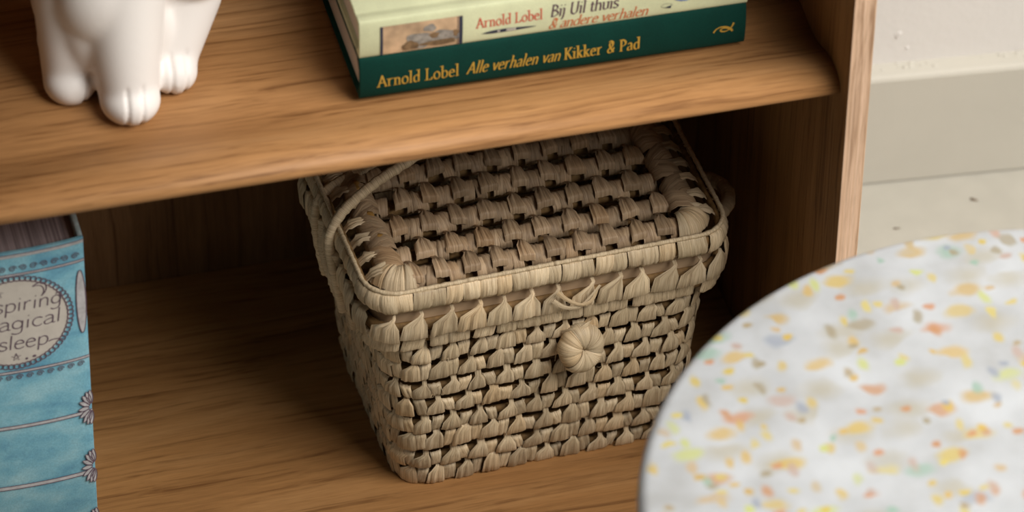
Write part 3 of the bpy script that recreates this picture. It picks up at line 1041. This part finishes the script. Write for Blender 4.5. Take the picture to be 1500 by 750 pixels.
core_ring(lidcore, fn, per, H_RIM, .0068, .0032, .0034)
F = wall_frame(fn, H_RIM, 0.02)
nm = 72; P = per / nm
for j in range(nm):
    s0 = (j + rnd.uniform(-.12, .12)) * P
    x, y, nx, ny = fn(s0)
    put('rim_wrap', wrap(F, s0, P, .0165, rnd, half=rnd.uniform(.50, .58), vc=0, vh=.50, nu=7, depth=.0040), nx, ny)
perB, fnB = rr_path(LA - .001, LBD - .001, LR)
core_ring(lidcore, fnB, perB, H_B - .0025, .0048, .003, .0034)
F = wall_frame(fnB, H_B, 0.03)
nm = round(perB / .0192); P = perB / nm
for j in range(nm):
    s0 = j * P
    x, y, nx, ny = fnB(s0)
    put('edge_tuft', tuft(F, s0, P, .0195, rnd, skew=1.7 if abs(nx) < .8 else .4, neck=.06 if abs(nx) < .8 else .3, foot=.485, top=.62, bot=-.46, bulge=.0046, nu=12, sh=.50, mid=.20, pleat=1.6), nx, ny)
perC, fnC = rr_path(LA - .003, LBD - .003, LR - .002)
core_ring(lidcore, fnC, perC, H_C + .001, .0040, .0025, .0034)
F = wall_frame(fnC, H_C, 0.05)
nm = 50; P = perC / nm
for j in range(nm):
    s0 = (j + rnd.uniform(-.15, .15)) * P
    x, y, nx, ny = fnC(s0)
    put('hem_wrap', wrap(F, s0, P, .0125, rnd, half=.50 if j % 3 else .42, vc=.05, vh=.56, nu=7, depth=.0034, flat=True), nx, ny)
# a brown lining strip seen through the loops of the edge row
perD, fnD = rr_path(LA - .0065, LBD - .0065, LR - .005)
v = []; f = []
for i in range(100):
    x, y, nx, ny = fnD(perD * i / 100)
    v += [(x, y, H_B - .004), (x, y, H_RIM)]
for i in range(100):
    j = (i + 1) % 100
    f.append((2 * i, 2 * j, 2 * j + 1, 2 * i + 1))
lining = (v, f)

# thin bound cord around the top edge
perE, fnE = rr_path(LA - .0015, LBD - .0015, LR - .001)
pts = []
for i in range(260):
    x, y, nx, ny = fnE(perE * i / 260)
    pts.append(Vector((x, y, H_RIM + .0092)))
pts.append(pts[0].copy())
edge_cord = tube(pts, lambda t_, a: .0016 * (1 + .16 * math.sin(t_ * 260 * 2.4)), 6)

# top rows
TZ = 0.1815
LP, LM = 0.0266, 0.0200
rows_y = [-0.0665 + LP * i for i in range(6)]


def top_frame(yc, zc=TZ):
    return lambda s, v, d: Vector((s, yc + v, zc + d - 0.0035 * (1 if abs(yc) < .06 else 0) + .0022 * (1 - (s / .12) ** 2) * 0))


top_pieces = []
for i, yc in enumerate(rows_y):
    xe = 0.093 if 0 < i < 5 else 0.097
    F = top_frame(yc)
    rod = [Vector((-xe + 2 * xe * k / 20, yc, TZ - .0092)) for k in range(21)]
    v, f, uv = tube(rod, .0058, 8); lidcore.add(v, f)
    n_ = round(2 * xe / LM); P = 2 * xe / n_
    for j in range(n_):
        s0 = -xe + (j + .28 + .5 * (i % 2)) * P
        if s0 < xe - .002:
            top_pieces.append(('top_tuft', tuft(F, s0, P, LP, rnd, foot=.29, neck=.09, top=.66, bot=-.36, bulge=.0062, skew=.7, sh=.28, mid=.05, pleat=1.4)))
        for q in (0.36, 0.64):
            s1 = s0 + q * P
            if s1 < xe: top_pieces.append(('top_wrap', wrap(F, s1, P, LP, rnd, half=.19, vc=-.06, vh=.31, nu=6, depth=.0072, base=-.0022)))
    # first wrap next to the end bundle
    top_pieces.append(('top_wrap', wrap(F, -xe + .12 * P, P, LP, rnd, half=.24, vc=-.06, vh=.32, nu=6, depth=.0074, base=-.0022)))
# end bundles across the rows, with fans at the corners
fan_pieces = []
for sd in (-1, 1):
    xc = sd * 0.1045
    rod = [Vector((xc, -.058 + .116 * k / 16, TZ - .003)) for k in range(17)]
    v, f, uv = tube(rod, .0050, 8); lidcore.add(v, f)
    Fc = lambda s, v, d, xc=xc, sd=sd: Vector((xc + sd * v, s, TZ + d + .0012))
    for q in range(7):
        yc = -.050 + q * .0168
        half = (.52 if q % 3 != 1 else .60)
        g = wrap(Fc, yc, .0185, .0215, rnd, half=half, vc=-.02, vh=.46, nu=8, depth=.0078, base=-.001)
        # slant the wraps so that they read as a wound bundle
        g = ([Vector((p.x, p.y + (p.x - xc) * (.55 if q % 2 else -.35), p.z)) for p in g[0]], g[1], g[2])
        fan_pieces.append(('end_wrap', g))
    for q in range(8):     # knots that tie the bundle to the rim
        yc = -.062 + q * .0175
        g = tuft(Fc, yc, .0150, .0185, rnd, foot=.27, neck=.22, top=1.0, bot=.15, bulge=.0042, skew=.3, sh=.7, mid=.5)
        fan_pieces.append(('end_knot', g))
    for cy in (-1, 1):     # corner fans
        cx0, cy0 = sd * .0945, cy * .0545
        n_ = 5
        for q in range(n_):
            a0 = (-PI / 2 * 1.05) * q / n_; a1 = (-PI / 2 * 1.05) * (q + 1.12) / n_
            ph = rnd.uniform(0, 6)
            def ff_(u, t, a0=a0, a1=a1, ph=ph, q=q):
                an = a0 + (a1 - a0) * u
                r_ = .0030 + .0225 * t
                dz = .0085 * math.sin(min(1, t * 1.02) * PI) ** .6 + .0005 * math.sin(9 * u + ph) - .0014 * (2 * u - 1) ** 4 + .0004 * q
                if t > .92: dz -= .002
                return Vector((cx0 + sd * r_ * math.cos(an), cy0 - cy * r_ * math.sin(an), TZ - .0015 + dz))
            g = grid(ff_, 6, 9)
            fan_pieces.append(('corner_fan', g))

lid = lidcore.build('basket_lid', M_core, BK)
for nm_, g, mt in lid_pieces:
    mk(nm_, g[0], g[1], mt, lid, g[2])
for nm_, g in top_pieces:
    mk(nm_, g[0], g[1], M_lidleaf, lid, g[2])
for nm_, g in fan_pieces:
    mk(nm_, g[0], g[1], M_lidleaf if nm_ == 'end_wrap' else M_leaf, lid, g[2])
tag(lrest.build('far_edge_weave', M_leaf, lid), kind='stuff')
mk('lid_lining', lining[0], lining[1], M_lidleaf, lid)
mk('edge_cord', edge_cord[0], edge_cord[1], M_leaf, lid, edge_cord[2])
# bare amber reed showing at the left end bundle
for y0, y1 in ((-.037, -.028), (-.012, -.004), (.020, .030)):
    v, f, uv = tube([Vector((-.1035, y0 + (y1 - y0) * k / 5, TZ + .0035)) for k in range(6)], .0042, 8)
    mk('bare_reed', v, f, M_amber, lid, uv)

# ---- toggle on the front
KX, KZ = 0.0205, 0.1085
ky = -(dims(KZ)[1] + .0085)
knob_M = Matrix.Translation((KX, ky, KZ)) @ Matrix.Rotation(math.radians(-16), 4, 'X') @ Matrix.Rotation(math.radians(10), 4, 'Z')
kn = MB()
cuts = [0, .11, .19, .31, .38, .50, .62, .69, .80, .88, 1.0]
for q in range(10):
    a0 = 2 * PI * cuts[q] + 1.9; a1 = 2 * PI * (cuts[q + 1] + .018) + 1.9; ph = rnd.uniform(0, 6); am = rnd.uniform(-.0004, .0010)
    def kf_(u, t, a0=a0, a1=a1, ph=ph, am=am):
        th = a0 + (a1 - a0) * u; b_ = -PI * .04 + t * 2 * PI * .98
        mr = .0081 + am - .0007 * (2 * u - 1) ** 6 + .0004 * abs(math.sin(7 * u + ph))
        R_ = .0084 + mr * math.cos(b_ + PI)
        return knob_M @ Vector((R_ * math.cos(th), -mr * .95 * math.sin(b_ + PI) * -1, R_ * math.sin(th) * 1.04))
    g = grid(kf_, 5, 18)
    kn.add(*g)
knob = kn.build('toggle', M_leaf, BK)
tag(knob, 'round wound leaf toggle')


def strip(pts, w0, w1, nrm, parent, mat, name):
    P_ = catmull(pts, 6); n_ = len(P_); v = []; f = []; uv = []
    for i, p in enumerate(P_):
        t_ = i / (n_ - 1)
        tg = (P_[min(i + 1, n_ - 1)] - P_[max(i - 1, 0)]).normalized()
        sd = tg.cross(Vector(nrm)).normalized()
        wd = (w0 + (w1 - w0) * t_) / 2
        v += [p - sd * wd, p + Vector(nrm) * wd * .3, p + sd * wd]; uv += [(0, t_), (.5, t_), (1, t_)]
    for i in range(n_ - 1):
        f += [(3 * i, 3 * i + 1, 3 * i + 4, 3 * i + 3), (3 * i + 1, 3 * i + 2, 3 * i + 5, 3 * i + 4)]
    return mk(name, v, f, mat, parent, uv)


fy = -dims(KZ)[1]
strip([(KX - .004, fy - .004, KZ + .010), (KX - .001, fy - .008, KZ + .015), (KX + .005, fy - .007, KZ + .0185), (KX + .009, fy - .002, KZ + .017)], .006, .003, (0, -1, 0), knob, M_leaf, 'toggle_strip')
strip([(KX - .012, fy - .003, KZ + .012), (KX - .006, fy - .007, KZ + .016), (KX + .001, fy - .007, KZ + .015)], .005, .002, (0, -1, 0), knob, M_leaf, 'toggle_strip')
strip([(KX + .003, fy - .006, KZ + .016), (KX + .007, fy - .010, KZ + .012), (KX + .010, fy - .012, KZ + .006)], .002, .0012, (0, -1, 0), knob, M_leaf, 'toggle_strip')
# crossed strands of the fastening loop at the lid edge above the toggle
ly = -LBD - .0062
for pts in ([(-.002, ly, .1600), (.006, ly - .0015, .1535), (.016, ly - .002, .1520), (.024, ly - .001, .1580), (.031, ly, .1660)],
            [(.001, ly, .1665), (.008, ly - .001, .1590), (.017, ly - .003, .1545), (.025, ly - .002, .1560), (.029, ly, .1640)]):
    strip(pts, .0034, .0022, (0, -1, 0), lid, M_leaf, 'fastening_strand')
# a few stray fibres
for q in range(16):
    x = rnd.uniform(-.09, .09); z = rnd.uniform(.02, .125); yy = -dims(z)[1] - .004; dx = rnd.uniform(-.006, .006)
    strip([(x, yy, z), (x + dx * .5, yy - .002, z + rnd.uniform(.001, .003)), (x + dx, yy - .003, z + rnd.uniform(-.003, .004))], .0006, .0003, (0, -1, 0), body, M_leaf, 'stray_fibre')

# ---- handles
Minv = (Matrix.Translation(BK.location) @ Matrix.Rotation(math.radians(2.6), 4, 'Z')).inverted()


def wp_(p): return Minv @ Vector(p)


def cordrad(r, freq):
    return lambda t_, a: r * (1 + .07 * math.sin(t_ * freq + a) + .05 * math.sin(t_ * freq * 2.7 - a))


hm = MB()
front = [(-.2990, .122, .190), (-.3030, .124, .215), (-.3060, .128, .236), (-.3055, .1310, .2505), (-.2950, .137, .2640), (-.2731, .145, .2760), (-.2447, .155, .2840),
         (-.215, .170, .2890), (-.195, .190, .2890), (-.205, .207, .2820), (-.232, .204, .2690), (-.2558, .1915, .2600), (-.2765, .183, .2560), (-.2974, .174, .2530), (-.3065, .168, .2440), (-.3070, .162, .224), (-.3020, .160, .192)]
path = catmull([wp_(p) for p in front], 14)
hm.add(*tube(path, cordrad(.0036, 330), 9))
handle = hm.build('handle', M_leaf, BK)
tag(handle, 'leaf-bound loop handle folded over the lid')
hb = MB()
for dx in (0, 1):   # bound root of the handle on the end wall
    path = catmull([wp_(p) for p in ((-.3020, .128 + dx * .036, .238), (-.3030, .130 + dx * .028, .218), (-.2990, .134 + dx * .016, .198), (-.2900, .137 + dx * .008, .178), (-.2860, .138 + dx * .004, .160))], 10)
    hb.add(*tube(path, cordrad(.0052, 120), 9))
hb.build('handle_root', M_leaf, handle)
hr = MB()
path = catmull([wp_(p) for p in ((-.049, .118, .222), (-.036, .116, .228), (-.0285, .124, .230), (-.0260, .137, .229), (-.0295, .150, .227), (-.038, .156, .226), (-.052, .152, .222))], 12)
hr.add(*tube(path, cordrad(.0048, 150), 9))
tag(hr.build('handle', M_leaf, BK), 'short loop handle at the shaded end')

# ------------------------------------------------------------------ white ceramic animal
cat = empty('ceramic_cat', (-0.440, 0.105, SHZ))
tag(cat, 'glossy white ceramic sitting animal figurine with carved paws on the shelf', 'figurine')


def animal():
    bm = bmesh.new()
    def S(x, y, z, rx, ry=None, rz=None, rot=None):
        ry = ry or rx; rz = rz or rx
        M = Matrix.Translation((x, y, z))
        if rot: M = M @ Matrix.Rotation(rot[0], 4, 'X') @ Matrix.Rotation(rot[1], 4, 'Y') @ Matrix.Rotation(rot[2], 4, 'Z')
        M = M @ Matrix.Diagonal((rx, ry, rz, 1))
        bmesh.ops.create_icosphere(bm, subdivisions=4, radius=1.0, matrix=M)
    def limb(p, q, r0, r1, n=18):
        for k in range(n + 1):
            t_ = k / n
            c = Vector(p).lerp(Vector(q), t_)
            S(c.x, c.y, c.z, r0 + (r1 - r0) * t_)
    Z = SHZ
    # centre front leg and paw
    S(-.4455, .0795, Z + .0085, .0198, .0205, .0150)
    limb((-.4455, .087, Z + .016), (-.4440, .108, Z + .085), .0200, .0300)
    # left front leg and paw
    S(-.4790, .1060, Z + .0095, .0174, .0190, .0150)
    limb((-.4785, .112, Z + .016), (-.4700, .124, Z + .085), .0174, .0280)
    # chest between the front legs
    S(-.4620, .1060, Z + .055, .0230, .0200, .0430)
    S(-.4560, .1000, Z + .080, .0300, .0220, .0400)
    # foot and haunch on the right
    S(-.4140, .1000, Z + .0110, .0165, .0190, .0150)
    limb((-.4120, .108, Z + .016), (-.3985, .128, Z + .050), .0165, .0240)
    S(-.3940, .126, Z + .078, .0270, .0300, .0270)
    S(-.4270, .1080, Z + .035, .0170, .0150, .0300)
    # hidden foot on the left
    S(-.4790, .143, Z + .014, .0140, .0200, .0155)
    S(-.4760, .148, Z + .045, .0185, .0300, .0300)
    # trunk
    S(-.4380, .138, Z + .075, .0500, .0400, .0480)
    S(-.4400, .134, Z + .040, .0370, .0340, .0380)
    S(-.4360, .134, Z + .120, .0480, .0420, .0480)
    S(-.4440, .120, Z + .098, .0440, .0360, .0330)
    # head (above the picture)
    S(-.4350, .122, Z + .190, .0450, .0410, .0380)
    S(-.4400, .088, Z + .180, .0200, .0140, .0140)
    for sx in (-1, 1):
        limb((-.4350 + sx * .026, .124, Z + .212), (-.4350 + sx * .034, .126, Z + .243), .0130, .0035, 8)
    me = bpy.data.meshes.new('animal_raw'); bm.to_mesh(me); bm.free()
    ob = bpy.data.objects.new('animal_raw', me); col.objects.link(ob)
    md = ob.modifiers.new('r', 'REMESH'); md.mode = 'VOXEL'; md.voxel_size = 0.0014
    md = ob.modifiers.new('s', 'SMOOTH'); md.factor = .5; md.iterations = 45
    dg = bpy.context.evaluated_depsgraph_get()
    res = bpy.data.meshes.new_from_object(ob.evaluated_get(dg))
    bpy.data.objects.remove(ob)
    # carved toe lines
    lines = [((-.4510, .0590, Z + .000), (-.4490, .0630, Z + .027)), ((-.4415, .0590, Z + .000), (-.4385, .0640, Z + .027)),
             ((-.4730, .0860, Z + .000), (-.4660, .0920, Z + .030)),
             ((-.4180, .0800, Z + .000), (-.4160, .0860, Z + .030)), ((-.4090, .0810, Z + .000), (-.4050, .0880, Z + .030))]
    moves = []
    for vt in res.vertices:
        p = vt.co
        if p.z < Z + .034 and p.y < .115:
            for a, b in lines:
                a = Vector(a); b = Vector(b)
                # distance measured in the x-z view of the line, only on the front of the paw
                t_ = (p.z - a.z) / (b.z - a.z)
                if -.1 <= t_ <= 1.02 and p.y < a.y + .022:
                    xx = a.x + (b.x - a.x) * t_
                    dx = abs(p.x - xx)
                    if dx < .0021:
                        k = (1 - dx / .0021) * sstep(1.02, .8, t_)
                        moves.append((vt.index, vt.normal.copy() * (-.0014 * k)))
                        break
    for i, d in moves: res.vertices[i].co += d
    for vt in res.vertices:
        if vt.co.z < Z + .0002: vt.co.z = Z + .0002 if vt.co.y > .085 else max(vt.co.z, Z - .0035)
        vt.co -= cat.location
    res.polygons.foreach_set('use_smooth', [True] * len(res.polygons))
    res.materials.clear(); res.materials.append(M_ceram)
    res.name = 'figure'
    o = bpy.data.objects.new('figure', res); col.objects.link(o); o.parent = cat
    return o


animal()

# ------------------------------------------------------------------ stool
SR, SZ = 0.2457, 0.45
st = empty('round_stool', (-0.0022, -0.4342, 0.0))
tag(st, 'round side table with speckled recycled plastic top in the foreground', 'side table')
ring = []
ER = 0.0075
R0 = SR + .0022
for k in range(0, 13):
    a = PI / 2 - PI * k / 12
    ring.append((R0 - ER + ER * math.cos(a), SZ - ER + ER * math.sin(a) + .0027))
prf = [(0.0005, ring[0][1])] + [(R0 * q / 8, ring[0][1]) for q in range(1, 8)] + ring + [(R0 * q / 8, ring[-1][1]) for q in range(7, 0, -1)] + [(0.0005, ring[-1][1])]
nn = 128
v = []; f = []
for (r_, z_) in prf:
    for k in range(nn):
        v.append((r_ * math.cos(2 * PI * k / nn), r_ * math.sin(2 * PI * k / nn), z_))
for i in range(len(prf) - 1):
    for k in range(nn):
        a = i * nn + k; b = i * nn + (k + 1) % nn
        f.append((a, a + nn, b + nn, b))
f.append(tuple(range(nn))); f.append(tuple(reversed(range((len(prf) - 1) * nn, len(prf) * nn))))
tag(mk('table_top', v, f, M_terr, st), 'white plastic top with yellow and orange flecks')
for k in range(4):
    a = PI / 4 + k * PI / 2
    pts = [Vector((.150 * math.cos(a), .150 * math.sin(a), ring[-1][1] + .001)), Vector((.165 * math.cos(a), .165 * math.sin(a), .22)), Vector((.178 * math.cos(a), .178 * math.sin(a), 0.0))]
    mk('leg', *tube(pts, .011, 12)[:2], M_leg, st)
